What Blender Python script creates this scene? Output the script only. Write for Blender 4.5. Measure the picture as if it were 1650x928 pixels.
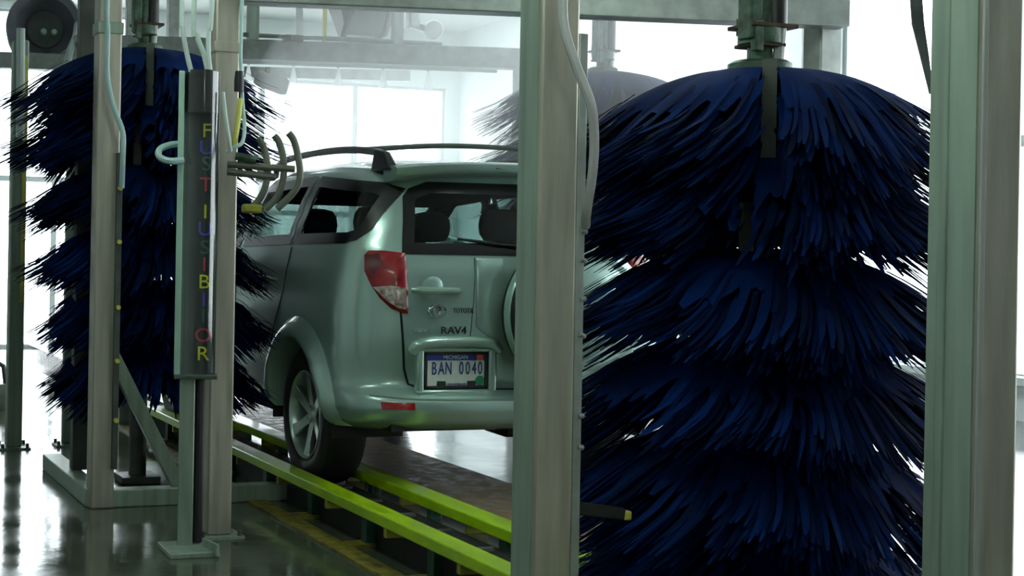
import bpy, bmesh, math, random
from mathutils import Vector, Matrix
from mathutils.bvhtree import BVHTree
from mathutils.geometry import delaunay_2d_cdt
R = random.Random(7)
PI = math.pi
for o in list(bpy.data.objects): bpy.data.objects.remove(o)
scn = bpy.context.scene
col = scn.collection

# ------------------------------------------------------------------ camera
# the photograph is an off-centre crop: principal point at (400, 397) of 1650x928
F = 2280.0; TH = math.radians(18.2); PX, PY = 400.0, 396.7; RO = math.atan(.018); H = 1.34
CT, ST = math.cos(TH), math.sin(TH)
cd = bpy.data.cameras.new('camera'); cam = bpy.data.objects.new('camera', cd); col.objects.link(cam)
cd.sensor_width = 36; cd.lens = F / 1650 * 36; cd.clip_start = .05; cd.clip_end = 200
cd.shift_x = (825 - PX) / 1650; cd.shift_y = -(464 - PY) / 1650
cam.location = (0, 0, H)
cam.matrix_world = Matrix.Translation((0, 0, H)) @ Matrix.Rotation(-TH, 4, 'Z') @ Matrix.Rotation(PI/2, 4, 'X') @ Matrix.Rotation(RO, 4, 'Z')
scn.camera = cam

# ------------------------------------------------------------------ daylight and exposure
w = bpy.data.worlds.new('sky'); scn.world = w; w.use_nodes = True
bg = w.node_tree.nodes['Background']; bg.inputs[0].default_value = (.90, .97, 1.0, 1); bg.inputs[1].default_value = 6.0
vs = scn.view_settings
vs.view_transform = 'Standard'; vs.look = 'None'; vs.gamma = 1; vs.use_curve_mapping = False; vs.exposure = .0

scn.cycles.volume_bounces = 3
# ------------------------------------------------------------------ pixel helpers
def lev(x, y):
    u, v = x - PX, y - PY
    return u*math.cos(RO) - v*math.sin(RO), u*math.sin(RO) + v*math.cos(RO)
def P(x, y, Zc=None, X=None, Y=None, Z=None):
    u, v = lev(x, y); a = u/F; b = v/F
    dx = a*CT + ST; dy = -a*ST + CT
    if X is not None: Zc = X/dx
    if Y is not None: Zc = Y/dy
    if Z is not None: Zc = (H - Z)/b
    return Vector((Zc*dx, Zc*dy, H - Zc*b))

# ------------------------------------------------------------------ materials
MT = {}
def mat(name, colr, rough=.5, metal=0.0, var=.12, scale=8.0, stretch=(1, 1, 1), bump=0.0, bscale=60.0, coat=0.0, spec=.5, sheen=0.0, col2=None, rvar=0.0, detail=4):
    m = bpy.data.materials.new(name); m.use_nodes = True
    nt = m.node_tree; b = nt.nodes['Principled BSDF']
    b.inputs['Roughness'].default_value = rough; b.inputs['Metallic'].default_value = metal
    b.inputs['Coat Weight'].default_value = coat; b.inputs['Coat Roughness'].default_value = .06
    b.inputs['Specular IOR Level'].default_value = spec; b.inputs['Sheen Weight'].default_value = sheen
    tc = nt.nodes.new('ShaderNodeTexCoord'); mp = nt.nodes.new('ShaderNodeMapping'); mp.inputs['Scale'].default_value = stretch
    nt.links.new(tc.outputs['Object'], mp.inputs[0])
    nz = nt.nodes.new('ShaderNodeTexNoise'); nz.inputs['Scale'].default_value = scale; nz.inputs['Detail'].default_value = detail
    nt.links.new(mp.outputs[0], nz.inputs['Vector'])
    rp = nt.nodes.new('ShaderNodeValToRGB')
    c2 = col2 or tuple(max(0, c*(1 - 2*var)) for c in colr)
    rp.color_ramp.elements[0].position = .32; rp.color_ramp.elements[1].position = .68
    rp.color_ramp.elements[0].color = (*c2, 1); rp.color_ramp.elements[1].color = (*colr, 1)
    nt.links.new(nz.outputs['Fac'], rp.inputs[0]); nt.links.new(rp.outputs[0], b.inputs['Base Color'])
    if rvar:
        mr = nt.nodes.new('ShaderNodeMapRange'); mr.inputs[1].default_value = .35; mr.inputs[2].default_value = .65
        mr.inputs[3].default_value = max(.02, rough - rvar); mr.inputs[4].default_value = rough + rvar
        nt.links.new(nz.outputs['Fac'], mr.inputs[0]); nt.links.new(mr.outputs[0], b.inputs['Roughness'])
    if bump:
        n2 = nt.nodes.new('ShaderNodeTexNoise'); n2.inputs['Scale'].default_value = bscale; n2.inputs['Detail'].default_value = 3
        nt.links.new(mp.outputs[0], n2.inputs['Vector'])
        bp = nt.nodes.new('ShaderNodeBump'); bp.inputs['Strength'].default_value = bump; bp.inputs['Distance'].default_value = .01
        nt.links.new(n2.outputs['Fac'], bp.inputs['Height']); nt.links.new(bp.outputs[0], b.inputs['Normal'])
    MT[name] = m; return m
def emis(name, colr, s):
    m = bpy.data.materials.new(name); m.use_nodes = True; nt = m.node_tree; nt.nodes.clear()
    e = nt.nodes.new('ShaderNodeEmission'); e.inputs[0].default_value = (*colr, 1); e.inputs[1].default_value = s
    o = nt.nodes.new('ShaderNodeOutputMaterial'); nt.links.new(e.outputs[0], o.inputs[0]); MT[name] = m
def glass(name, tint, gl=.08, rough=.03):
    m = bpy.data.materials.new(name); m.use_nodes = True; nt = m.node_tree; nt.nodes.clear()
    t = nt.nodes.new('ShaderNodeBsdfTransparent'); t.inputs[0].default_value = (*tint, 1)
    g = nt.nodes.new('ShaderNodeBsdfGlossy'); g.inputs['Roughness'].default_value = rough
    lw = nt.nodes.new('ShaderNodeLayerWeight'); lw.inputs[0].default_value = .25
    mr = nt.nodes.new('ShaderNodeMapRange'); mr.inputs[3].default_value = gl*.5; mr.inputs[4].default_value = min(1, gl*5)
    nt.links.new(lw.outputs['Facing'], mr.inputs[0])
    mx = nt.nodes.new('ShaderNodeMixShader'); nt.links.new(mr.outputs[0], mx.inputs[0])
    nt.links.new(t.outputs[0], mx.inputs[1]); nt.links.new(g.outputs[0], mx.inputs[2])
    o = nt.nodes.new('ShaderNodeOutputMaterial'); nt.links.new(mx.outputs[0], o.inputs[0]); MT[name] = m
def veil(name, colr, alpha, zs=2.0):
    """fine water spray: mostly see-through, scatters light like droplets"""
    m = bpy.data.materials.new(name); m.use_nodes = True; nt = m.node_tree; nt.nodes.clear()
    t = nt.nodes.new('ShaderNodeBsdfTransparent')
    d = nt.nodes.new('ShaderNodeBsdfDiffuse'); d.inputs[0].default_value = (*colr, 1)
    l = nt.nodes.new('ShaderNodeBsdfTranslucent'); l.inputs[0].default_value = (*colr, 1)
    a = nt.nodes.new('ShaderNodeMixShader'); a.inputs[0].default_value = .6
    nt.links.new(d.outputs[0], a.inputs[1]); nt.links.new(l.outputs[0], a.inputs[2])
    tc = nt.nodes.new('ShaderNodeTexCoord'); mp = nt.nodes.new('ShaderNodeMapping'); mp.inputs['Scale'].default_value = (14, 14, zs)
    nz = nt.nodes.new('ShaderNodeTexNoise'); nz.inputs['Scale'].default_value = 2
    nt.links.new(tc.outputs['Object'], mp.inputs[0]); nt.links.new(mp.outputs[0], nz.inputs['Vector'])
    mr = nt.nodes.new('ShaderNodeMapRange'); mr.inputs[1].default_value = .3; mr.inputs[2].default_value = .7
    mr.inputs[3].default_value = alpha*.6; mr.inputs[4].default_value = alpha
    nt.links.new(nz.outputs['Fac'], mr.inputs[0])
    mx = nt.nodes.new('ShaderNodeMixShader'); nt.links.new(mr.outputs[0], mx.inputs[0])
    nt.links.new(t.outputs[0], mx.inputs[1]); nt.links.new(a.outputs[0], mx.inputs[2])
    o = nt.nodes.new('ShaderNodeOutputMaterial'); nt.links.new(mx.outputs[0], o.inputs[0]); MT[name] = m

mat('wet_floor', (.10, .115, .085), .13, 0, .2, 1.6, bump=.12, bscale=7, spec=.7, rvar=.07, col2=(.055, .07, .045))
mat('deck_wet', (.13, .13, .13), .16, 0, .2, 2.0, bump=.15, bscale=9, spec=.6, rvar=.06)
mat('deck_brown', (.17, .11, .03), .55, 0, .3, 14, bump=.5, bscale=120, col2=(.075, .05, .02), rvar=.15)
mat('wall_white', (.80, .85, .84), .6, 0, .04, .8, bump=.05, bscale=20)
mat('wall_back', (.74, .80, .78), .7, 0, .05, .8)
mat('ceiling_mat', (.60, .64, .61), .8, 0, .05, .6)
mat('mullion', (.55, .6, .6), .5, .2, .05)
mat('outside_ground', (.8, .8, .8), .9, 0, .05, .3)
mat('steel', (.52, .48, .40), .42, .55, .13, 3.0, (9, 9, .8), bump=.05, bscale=40, rvar=.08)
mat('steel_green', (.33, .41, .33), .45, .35, .14, 3.0, (9, 9, .8), bump=.05, bscale=40)
mat('steel_dark', (.12, .135, .12), .5, .4, .25, 6, rvar=.1)
mat('tube_olive', (.17, .18, .14), .5, .3, .2, 10)
mat('galv', (.42, .45, .42), .45, .5, .15, 12)
mat('machine_green', (.10, .19, .13), .5, .2, .35, 18, bump=.3, bscale=50, col2=(.035, .045, .03))
mat('rust', (.12, .07, .04), .7, .2, .4, 20, bump=.3)
mat('black', (.012, .012, .012), .45, 0, .1)
mat('black_rubber', (.009, .009, .010), .6, 0, .2, 25, bump=.1)
mat('hose_white', (.48, .57, .53), .35, 0, .05)
mat('hose_teal', (.38, .54, .53), .3, 0, .08)
mat('hose_grey', (.42, .41, .40), .38, 0, .08)
mat('hose_yellow', (.62, .60, .10), .4, 0, .1)
mat('rail_yellow', (.42, .66, .0), .38, 0, .14, 5, (3, 1, 3), coat=.3, rvar=.1)
mat('rail_yellow_old', (.34, .36, .02), .5, 0, .3, 9, bump=.2, col2=(.16, .12, .03))
mat('line_yellow', (.30, .25, .02), .5, 0, .4, 18, bump=.4, col2=(.07, .06, .02))
mat('panel_green', (.02, .085, .05), .4, 0, .3, 6, rvar=.1)
mat('brush_blue', (.0024, .022, .13), .8, 0, .25, 3, spec=.06, sheen=0, col2=(.0016, .009, .05))
mat('brush_blue_dark', (.002, .010, .05), .8, 0, .3, 3, spec=.06, col2=(.0015, .005, .022))
mat('paint', (.39, .55, .495), .28, .55, .03, 2, coat=.7)
mat('paint_cover', (.38, .55, .495), .28, .5, .03, 2, coat=.8)
mat('trim_dark', (.006, .007, .008), .3, 0, .1)
mat('interior', (.018, .02, .02), .75, 0, .2, 12)
mat('underbody', (.01, .01, .01), .7, 0, .3, 12)
mat('lamp_red', (.36, .006, .012), .3, 0, .25, 18, coat=.35, col2=(.16, .003, .006))
mat('lamp_red_dark', (.12, .004, .008), .3, 0, .2, 12, coat=.35)
mat('lamp_clear', (.50, .42, .38), .25, .3, .35, 40, coat=.4, col2=(.16, .10, .09))
mat('reflector_red', (.42, .01, .015), .2, 0, .15, 60, coat=.6)
mat('alloy', (.50, .60, .56), .28, .75, .08, 6)
mat('chrome', (.7, .72, .72), .12, 1.0, .05)
mat('plate_white', (.62, .68, .64), .4, 0, .03)
mat('plate_blue', (.012, .03, .30), .4, 0, .05)
mat('plate_ink', (.012, .03, .22), .4, 0, .05)
mat('sticker_orange', (.75, .12, .03), .5, 0, .05)
mat('sticker_green', (.0, .22, .10), .5, 0, .05)
mat('letter_yellow', (.75, .70, .03), .4, 0, .05)
mat('letter_blue', (.08, .07, .62), .4, 0, .05)
mat('letter_red', (.62, .04, .06), .4, 0, .05)
mat('letter_green', (.06, .16, .10), .4, 0, .05)
mat('case_back', (.035, .045, .045), .5, 0, .15)
mat('case_edge', (.42, .62, .52), .35, .1, .06)
mat('blower_grey', (.19, .195, .23), .5, .3, .2, 5)
mat('conduit', (.75, .78, .78), .4, .2, .05)
glass('window_glass', (.97, .99, .99), .03)
glass('car_glass', (.34, .44, .42), .05)
glass('case_glass', (.86, .90, .88), .10, .06)
veil('spray', (1, 1, 1), .62, 1.2)
emis('added_tube_light', (.80, 1.0, .88), 25.0)  # glow of the added strip lights

# ------------------------------------------------------------------ object helpers
def prop(o, label=None, cat=None, group=None, kind=None):
    if label: o['label'] = label
    if cat: o['category'] = cat
    if group: o['group'] = group
    if kind: o['kind'] = kind
    return o
def thing(name, label, cat, loc=(0, 0, 0), group=None):
    o = bpy.data.objects.new(name, None); col.objects.link(o); o.location = loc; o.empty_display_size = .1
    return prop(o, label, cat, group)
def origin(o):
    v = Vector((0, 0, 0))
    while o: v += o.location; o = o.parent
    return v
def finish(name, V, FC, mats, parent=None, fmat=None, smooth=35, bevel=0, loc=None):
    me = bpy.data.meshes.new(name)
    org = origin(parent) if parent else Vector(loc or (0, 0, 0))
    me.from_pydata([tuple(Vector(v) - org) for v in V], [], FC); me.update()
    for m in (mats if isinstance(mats, (list, tuple)) else [mats]): me.materials.append(MT[m])
    if fmat:
        for p, i in zip(me.polygons, fmat): p.material_index = i
    bm = bmesh.new(); bm.from_mesh(me); bmesh.ops.recalc_face_normals(bm, faces=bm.faces) if smooth != 'keep' else None; bm.to_mesh(me); bm.free()
    if smooth:
        for p in me.polygons: p.use_smooth = True
        if smooth != 'keep': me.set_sharp_from_angle(angle=math.radians(smooth))
    o = bpy.data.objects.new(name, me); col.objects.link(o)
    if parent: o.parent = parent
    else: o.location = org
    if bevel:
        b = o.modifiers.new('bevel', 'BEVEL'); b.width = bevel; b.segments = 2; b.limit_method = 'ANGLE'; b.angle_limit = .7
    return o
class MB:
    def __init__(s): s.V = []; s.F = []
    def add(s, V, FC):
        n = len(s.V); s.V += [Vector(v) for v in V]; s.F += [tuple(i + n for i in f) for f in FC]; return s
    def box(s, c, d, rz=0):
        M = Matrix.Rotation(rz, 3, 'Z'); c = Vector(c)
        V = [c + M @ Vector((x*d[0]/2, y*d[1]/2, z*d[2]/2)) for x in (-1, 1) for y in (-1, 1) for z in (-1, 1)]
        return s.add(V, [(0, 1, 3, 2), (4, 6, 7, 5), (0, 4, 5, 1), (2, 3, 7, 6), (0, 2, 6, 4), (1, 5, 7, 3)])
    def bar(s, a, b, wd, hd, up=(0, 0, 1)):
        a, b = Vector(a), Vector(b); t = (b - a).normalized(); u = Vector(up)
        if abs(t.dot(u)) > .98: u = Vector((0, 1, 0))
        l = t.cross(u).normalized(); u = l.cross(t)
        V = [p + l*x*wd/2 + u*z*hd/2 for p in (a, b) for x, z in ((-1, -1), (1, -1), (1, 1), (-1, 1))]
        return s.add(V, [(3, 2, 1, 0), (4, 5, 6, 7)] + [(i, (i+1) % 4, 4+(i+1) % 4, 4+i) for i in range(4)])
    def tube(s, pts, r, n=10):
        pts = [Vector(p) for p in pts]; k = len(pts); rr = r if isinstance(r, (list, tuple)) else [r]*k
        V = []; ref = None
        for i, p in enumerate(pts):
            t = (pts[min(i+1, k-1)] - pts[max(i-1, 0)]).normalized()
            if ref is None: ref = t.orthogonal().normalized()
            ref = (ref - t*ref.dot(t)).normalized(); q = t.cross(ref)
            V += [p + (ref*math.cos(2*PI*j/n) + q*math.sin(2*PI*j/n))*rr[i] for j in range(n)]
        FC = [(i*n+j, i*n+(j+1) % n, (i+1)*n+(j+1) % n, (i+1)*n+j) for i in range(k-1) for j in range(n)]
        FC += [tuple(range(n))[::-1], tuple((k-1)*n + j for j in range(n))]
        return s.add(V, FC)
    def lathe(s, prof, o, ax=(0, 0, 1), n=24, a0=0, a1=2*PI):
        o = Vector(o); ax = Vector(ax).normalized(); e1 = ax.orthogonal().normalized(); e2 = ax.cross(e1)
        full = abs(a1 - a0 - 2*PI) < 1e-6; m = n if full else n + 1
        V = [o + ax*h + (e1*math.cos(a0+(a1-a0)*j/n) + e2*math.sin(a0+(a1-a0)*j/n))*r for r, h in prof for j in range(m)]
        k = len(prof)
        return s.add(V, [(i*m+j, i*m+(j+1) % m, (i+1)*m+(j+1) % m, (i+1)*m+j) for i in range(k-1) for j in range(n)])
    def build(s, name, m, parent=None, **k): return finish(name, s.V, s.F, m, parent, **k)
def spline(pts, n=6):
    pts = [Vector(p) for p in pts]; out = []
    for i in range(len(pts)-1):
        p0, p1, p2, p3 = pts[max(i-1, 0)], pts[i], pts[i+1], pts[min(i+2, len(pts)-1)]
        for j in range(n):
            t = j/n
            out.append(.5*((2*p1) + (p2-p0)*t + (2*p0-5*p1+4*p2-p3)*t*t + (3*p1-p0-3*p2+p3)*t**3))
    return out + [pts[-1]]
def text(name, s, size, loc, xdir, updir, m, parent, depth=.002, sx=1.0):
    cu = bpy.data.curves.new('t', 'FONT'); cu.body = s; cu.size = size; cu.extrude = depth; cu.align_x = 'CENTER'; cu.align_y = 'CENTER'; cu.resolution_u = 3
    o = bpy.data.objects.new('t', cu); col.objects.link(o)
    dg = bpy.context.evaluated_depsgraph_get(); me = bpy.data.meshes.new_from_object(o.evaluated_get(dg))
    bpy.data.objects.remove(o)
    x = Vector(xdir).normalized(); u = Vector(updir).normalized(); n = x.cross(u)
    V = [Vector(loc) + x*v.co.x*sx + u*v.co.y + n*v.co.z for v in me.vertices]
    FC = [tuple(p.vertices) for p in me.polygons]
    return finish(name, V, FC, m, parent, smooth=0)
def single(o, label, cat, group=None): return prop(o, label, cat, group)
def struct(name, mb, m, parent=None, **k):
    o = mb.build(name, m, parent, **k); o['kind'] = 'structure'
    return o

# ================================================================== SETTING
XL, XR, YF, YB, ZC = -4.0, 9.0, -5.0, 18.0, 4.4
struct('floor', MB().box(((XL+2.555)/2, (YF+YB)/2, -.1), (2.555-XL, YB-YF, .2)), 'wet_floor')
struct('floor_lane', MB().box(((2.83+XR)/2, (YF+YB)/2, .0), (XR-2.83, YB-YF, .22)), 'deck_wet')
struct('floor_outside', MB().box((2.5, 24, -.35), (60, 80, .1)), 'outside_ground')
cb = MB(); SX0, SX1, SY0, SY1 = 4.0, 8.5, 11.0, 16.5  # unseen roof opening added to brighten the back wall, floor and mist
for (x0, x1, y0, y1) in ((XL-.2, XR+.2, YF-.2, SY0), (XL-.2, XR+.2, SY1, YB+.2), (XL-.2, SX0, SY0, SY1), (SX1, XR+.2, SY0, SY1)):
    cb.box(((x0+x1)/2, (y0+y1)/2, ZC+.1), (x1-x0, y1-y0, .2))
ce = struct('ceiling', cb, 'ceiling_mat')
for i in range(4):
    y0 = SY0 + (SY1-SY0)*i/4; y1 = SY0 + (SY1-SY0)*(i+1)/4
    MB().box(((SX0+SX1)/2, (y0+y1)/2, ZC+.15), (SX1-SX0, y1-y0-.06, .02)).build('added_skylight_panel', 'window_glass', ce)
    MB().box(((SX0+SX1)/2, y0, ZC+.12), (SX1-SX0, .06, .08)).build('added_skylight_bar', 'mullion', ce)
struct('wall_left', MB().box((XL-.1, (YF+YB)/2, ZC/2), (.2, YB-YF, ZC)), 'wall_back')
# wall with openings: cells of a grid kept or left open
def wall(name, m, axis, pos, cuts_h, cuts_z, holes, thick=.2):
    mb = MB()
    for i in range(len(cuts_h)-1):
        for j in range(len(cuts_z)-1):
            if (i, j) in holes: continue
            a, b, c, d = cuts_h[i], cuts_h[i+1], cuts_z[j], cuts_z[j+1]
            if axis == 'y': mb.box(((a+b)/2, pos, (c+d)/2), (b-a, thick, d-c))
            else: mb.box((pos, (a+b)/2, (c+d)/2), (thick, b-a, d-c))
    return struct(name, mb, m)
def window(name, axis, pos, a, b, c, d, nh, nz, mw=.07):
    f = MB(); out = None
    def bx(h0, h1, z0, z1, t):
        if axis == 'y': f.box(((h0+h1)/2, pos, (z0+z1)/2), (h1-h0, t, z1-z0))
        else: f.box((pos, (h0+h1)/2, (z0+z1)/2), (t, h1-h0, z1-z0))
    for h in (a, b): bx(h-mw/2, h+mw/2, c, d, .1)
    for z in (c, d): bx(a, b, z-mw/2, z+mw/2, .1)
    root = struct(name, f, 'mullion')
    for i in range(1, nh):
        h = a + (b-a)*i/nh; f = MB(); bx(h-mw/2, h+mw/2, c, d, .09); f.build('mullion', 'mullion', root)
    for j in range(1, nz):
        z = c + (d-c)*j/nz; f = MB(); bx(a, b, z-mw/2, z+mw/2, .08); f.build('transom', 'mullion', root)
    for i in range(nh):
        for j in range(nz):
            f = MB(); bx(a+(b-a)*i/nh, a+(b-a)*(i+1)/nh, c+(d-c)*j/nz, c+(d-c)*(j+1)/nz, .01); f.build('pane', 'window_glass', root)
    return root
wall('wall_back', 'wall_back', 'y', YB+.1, [XL, 1.2, 4.35, 4.75, 8.8, XR], [0, .35, 3.6, 4.3, ZC], {(1, 1), (3, 1), (1, 0), (3, 0), (1, 2)})
window('window_1', 'y', YB+.1, 1.2, 4.35, 0.0, 4.3, 3, 2)
window('window_2', 'y', YB+.1, 4.75, 8.8, 0.0, 3.6, 3, 2)
wall('wall_right', 'wall_white', 'x', XR+.1, [YF, .5, 10.45, 12.0, YB], [0, .42, 4.1, ZC], {(1, 1)})
window('window_3', 'x', XR+.1, .5, 10.45, .42, 4.1, 7, 2, .09)
struct('trim_1', MB().box((XR-.04, 5.5, .42), (.14, 10, .06)), 'mullion')
struct('trim_2', MB().box((XR-.02, 14.2, 2.2), (.06, .09, ZC)), 'mullion')
struct('wall_front', MB().box(((XL+XR)/2, YF-.1, ZC/2), (XR-XL+.4, .2, ZC)), 'wall_back')

# strip lights added out of view to brighten posts, car and brushes
def added_strip_light(x, y, z, label):
    t = thing('added_strip_light', label, 'light', (x, y, z), 'added strip lights out of view')
    MB().box((x, y, z+.06), (.22, 1.4, .08)).build('housing', 'wall_white', t, bevel=.01)
    for s in (-.6, .6): MB().tube([(x, y+s, z+.08), (x, y+s, ZC)], .008, 6).build('hanging_rod', 'steel_dark', t)
    for s in (-.06, .06):
        MB().tube([(x+s, y-.65, z), (x+s, y+.65, z)], .022, 10).build('added_lamp_tube', 'added_tube_light', t)
for x, y, z, lb in ((1.45, .7, 2.6, 'added twin tube fill light nearest the viewer'), (1.5, 2.6, 2.65, 'added twin tube fill light before the middle post'), (1.25, 5.3, 2.95, 'added twin tube fill light before the letter tube'), (3.6, 5.0, 3.1, 'added twin tube fill light above the rear of the car')):
    added_strip_light(x, y, z, lb)

# ================================================================== CONVEYOR
XA0, XA1, XB0, XB1 = 2.45, 2.555, 2.825, 2.95
cv = thing('conveyor', 'green conveyor trough with rusty yellow floor edge running under the car', 'conveyor', (2.69, 7, 0))
Y0, Y1 = 1.2, 10.5
MB().box((2.69, (Y0+Y1)/2, .055), (.27, Y1-Y0, .11)).build('track', 'black_rubber', cv)
MB().box((2.38, (Y0+Y1)/2, .006), (.10, Y1-Y0, .012)).build('floor_edge', 'line_yellow', cv)
MB().box((2.60, (Y0+Y1)/2, .075), (.03, Y1-Y0, .13)).build('side_panel', 'panel_green', cv)
for i in range(24):
    y = Y0 + .2 + i*.38
    MB().tube([(2.585, y, .108), (2.79, y, .108)], .018, 8).build('roller', 'steel_dark', cv)
def guide_rail(x0, x1, m, lab, side):
    t = thing('guide_rail', lab, 'rail', ((x0+x1)/2, 7, 0), 'yellow guide rails')
    MB().box(((x0+x1)/2, (Y0+Y1)/2, .175), (x1-x0, Y1-Y0, .05)).build('rail_tube', m, t, bevel=.006)
    y = 1.75
    k = 0
    while y < 10.2:
        MB().box(((x0+x1)/2+side*.03, y, .075), (.05, .06, .15)).build('bracket', 'panel_green', t, bevel=.004)
        MB().box(((x0+x1)/2-side*.0, y+.33, .135), (.10, .03, .05)).build('clamp', 'rail_yellow_old', t, bevel=.003)
        MB().box(((x0+x1)/2-side*.02, y, .008), (.13, .1, .016)).build('foot_plate', 'line_yellow', t)
        y += .69
    return t
guide_rail(XA0, XA1, 'rail_yellow', 'bright yellow-green guide rail nearest the viewer, outside the left wheel', 1)
guide_rail(XB0, XB1, 'rail_yellow', 'yellow guide rail behind the left rear wheel, under the car', -1)
single(MB().box((3.30, (Y0+Y1)/2, .118), (.66, Y1-Y0, .016)).build('floor_mat', 'deck_brown'), 'rust-brown wet mat between the guide rail and the shiny floor', 'mat')

# ================================================================== POSTS AND BEAMS
def post(name, label, x, y, h, wx, wy, m='steel', seam=None, base=0.0, group='steel posts', cap=True):
    t = thing(name, label, 'post', (x, y, base), group)
    MB().box((x, y, base+h/2+.006), (wx, wy, h-.012)).build('tube', m, t, bevel=.009)
    if cap: MB().box((x, y, base+.006), (wx+.10, wy+.10, .012)).build('base_plate', 'steel_green', t)
    if cap:
        for sx in (-1, 1):
            for sy in (-1, 1):
                MB().lathe([(0, .026), (.011, .026), (.011, 0)], (x+sx*(wx/2+.03), y+sy*(wy/2+.03), base+.012), n=6).build('bolt', 'steel_dark', t)
    if seam: MB().box((x, y, seam), (wx+.012, wy+.012, .05)).build('collar', m, t, bevel=.004)
    return t
WP = .122
# middle post: the visible corner lies at pixel 868
c = P(868, 464, 3.9); cpx, cpy = c.x+WP/2, c.y+WP/2
cp = post('steel_post', 'square steel post in the middle, covering the spare wheel of the car', cpx, cpy, 3.4, WP, WP)
MB().box((cpx-WP/2-.002, cpy, 1.9), (.004, WP*.86, 3.0)).build('side_plate', 'steel_green', cp)
MB().box((cpx+WP/2+.014, cpy-WP/2+.012, 1.0), (.028, .016, 1.9)).build('edge_flange', 'galv', cp, bevel=.003)
for py in (352, 398, 465, 520, 655, 705):
    z = P(944, py, 3.9).z
    MB().tube([(cpx+WP/2+.015, cpy-WP/2+.005, z), (cpx+WP/2+.036, cpy-WP/2+.012, z+R.uniform(-.01, .01))], .008, 8).build('bolt', 'galv', cp)
hp = [P(893, -700, 3.78), P(893, -300, 3.78), P(893, -60, 3.78), P(893, 0, 3.78), P(900, 40, 3.78), P(921, 95, 3.78), P(944, 150, 3.78), P(951, 205, 3.80), P(950, 260, 3.82), P(943, 320, 3.86), P(942, 345, 3.9)]
single(MB().tube(spline(hp, 6), .013, 10).build('hose', 'hose_grey'), 'pale grey hose curving down the right side of the middle post', 'hose')
# right post
c = P(1580, 464, 2.65); rx, ry = c.x+.05, c.y+.066
rp = post('steel_post', 'wide steel post at the right edge of the picture, nearest the viewer', rx, ry, 3.4, .100, .132)
MB().box((rx-.052, ry, 1.7), (.004, .112, 3.3)).build('side_plate', 'steel_green', rp)
MB().box((rx-.053, ry+.02, 1.7), (.010, .02, 3.3)).build('rib', 'steel_green', rp, bevel=.003)
MB().box((rx-.047, ry-.0675, 1.7), (.010, .006, 3.3)).build('edge_strip', 'hose_grey', rp, bevel=.001)
# post behind the letter tube
c = P(370, 868, Z=0); p2x, p2y = c.x, c.y+.06
p2 = post('steel_post', 'square steel post directly behind the clear letter tube', p2x, p2y, 3.3, .118, .118, seam=P(370, 72, 6.4).z)
# left brush post frame
c = P(180, 828, Z=0); lx, ly = c.x, c.y+.06
fr = thing('brush_frame', 'steel portal frame around the left brush with floor beams and diagonal brace', 'frame', (lx, ly, 0))
MB().box((lx, ly, 1.65), (.12, .12, 3.3)).build('front_post', 'steel', fr, bevel=.008)
MB().box((lx, ly-.0005, P(165, 48, 7.05).z), (.136, .136, .06)).build('collar', 'steel_green', fr, bevel=.004)
b = P(140, 792, Z=0)
yb = ly + 1.0
MB().bar((lx-.02, ly, .045), (lx-.02, yb+.25, .045), .11, .09).build('floor_beam', 'steel_green', fr, bevel=.006)
MB().box((b.x-.0, yb-.35, 1.65), (.085, .085, 3.12)).build('rear_post', 'steel_dark', fr, bevel=.006)
MB().bar((lx, ly, .045), (lx+1.0, ly+.0, .045), .09, .09).build('floor_beam', 'steel_green', fr, bevel=.006)
MB().bar((lx+.04, ly+.02, .80), P(300, 785, Zc=7.35), .06, .07).build('diagonal_brace', 'steel_green', fr, bevel=.005)
MB().bar((lx, ly, 3.05), (lx+.40, 8.05, 3.05), .12, .12).build('top_beam', 'steel', fr, bevel=.006)
MB().box((lx+.055, ly-.072, 1.0), (.03, .026, 1.6)).build('edge_channel', 'steel_dark', fr, bevel=.003)
for z in (.45, .75, 1.02, 1.35, 1.62):
    MB().tube([(lx+.055, ly-.08, z), (lx+.055, ly-.11, z)], .012, 8).build('bolt', 'hose_yellow', fr)
hp = [P(157, -330, 6.98), P(158, 0, 6.98), P(161, 60, 6.98), P(163, 130, 6.98), P(175, 180, 6.98), P(191, 220, 6.97), P(193, 262, 6.97), P(193, 310, 7.0)]
single(MB().tube(spline(hp, 6), .014, 10).build('hose', 'hose_teal'), 'pale teal hose running down the leftmost large post', 'hose')
# cross beam and its far post
bl, br = P(372, 3, 6.5), P(1330, 8, 6.88)
single(MB().bar((bl.x, bl.y, bl.z+.055), (br.x+.05, br.y-.01, br.z+.055), .12, .13).build('cross_beam', 'galv', bevel=.006),
       'long grey overhead beam crossing the top of the picture above the car', 'beam')
post('steel_post', 'pale grey steel post beyond the near brush, holding the overhead beam', br.x+.02, br.y+.1, 3.4, .13, .13, 'galv', base=.11)
# far left posts
for (px, py, lab, ww, hh) in ((33, 735, 'slim post with yellow stripe at the left edge of the picture', .10, 2.65), (118, 728, 'slim grey post seen below the left brush', .06, 2.3)):
    c = P(px, py, Z=0)
    t = post('slim_post', lab, c.x, c.y, hh, ww, ww, 'steel_green', group='slim posts on the left')
    if px < 50:
        MB().box((c.x+.03, c.y-ww/2-.004, 1.75), (.022, .008, 1.6)).build('stripe', 'hose_yellow', t)
        MB().tube([(c.x+.0, c.y-ww/2-.02, 2.0), (c.x-.01, c.y-ww/2-.02, 2.72)], .03, 10).build('pipe', 'hose_white', t)

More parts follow.
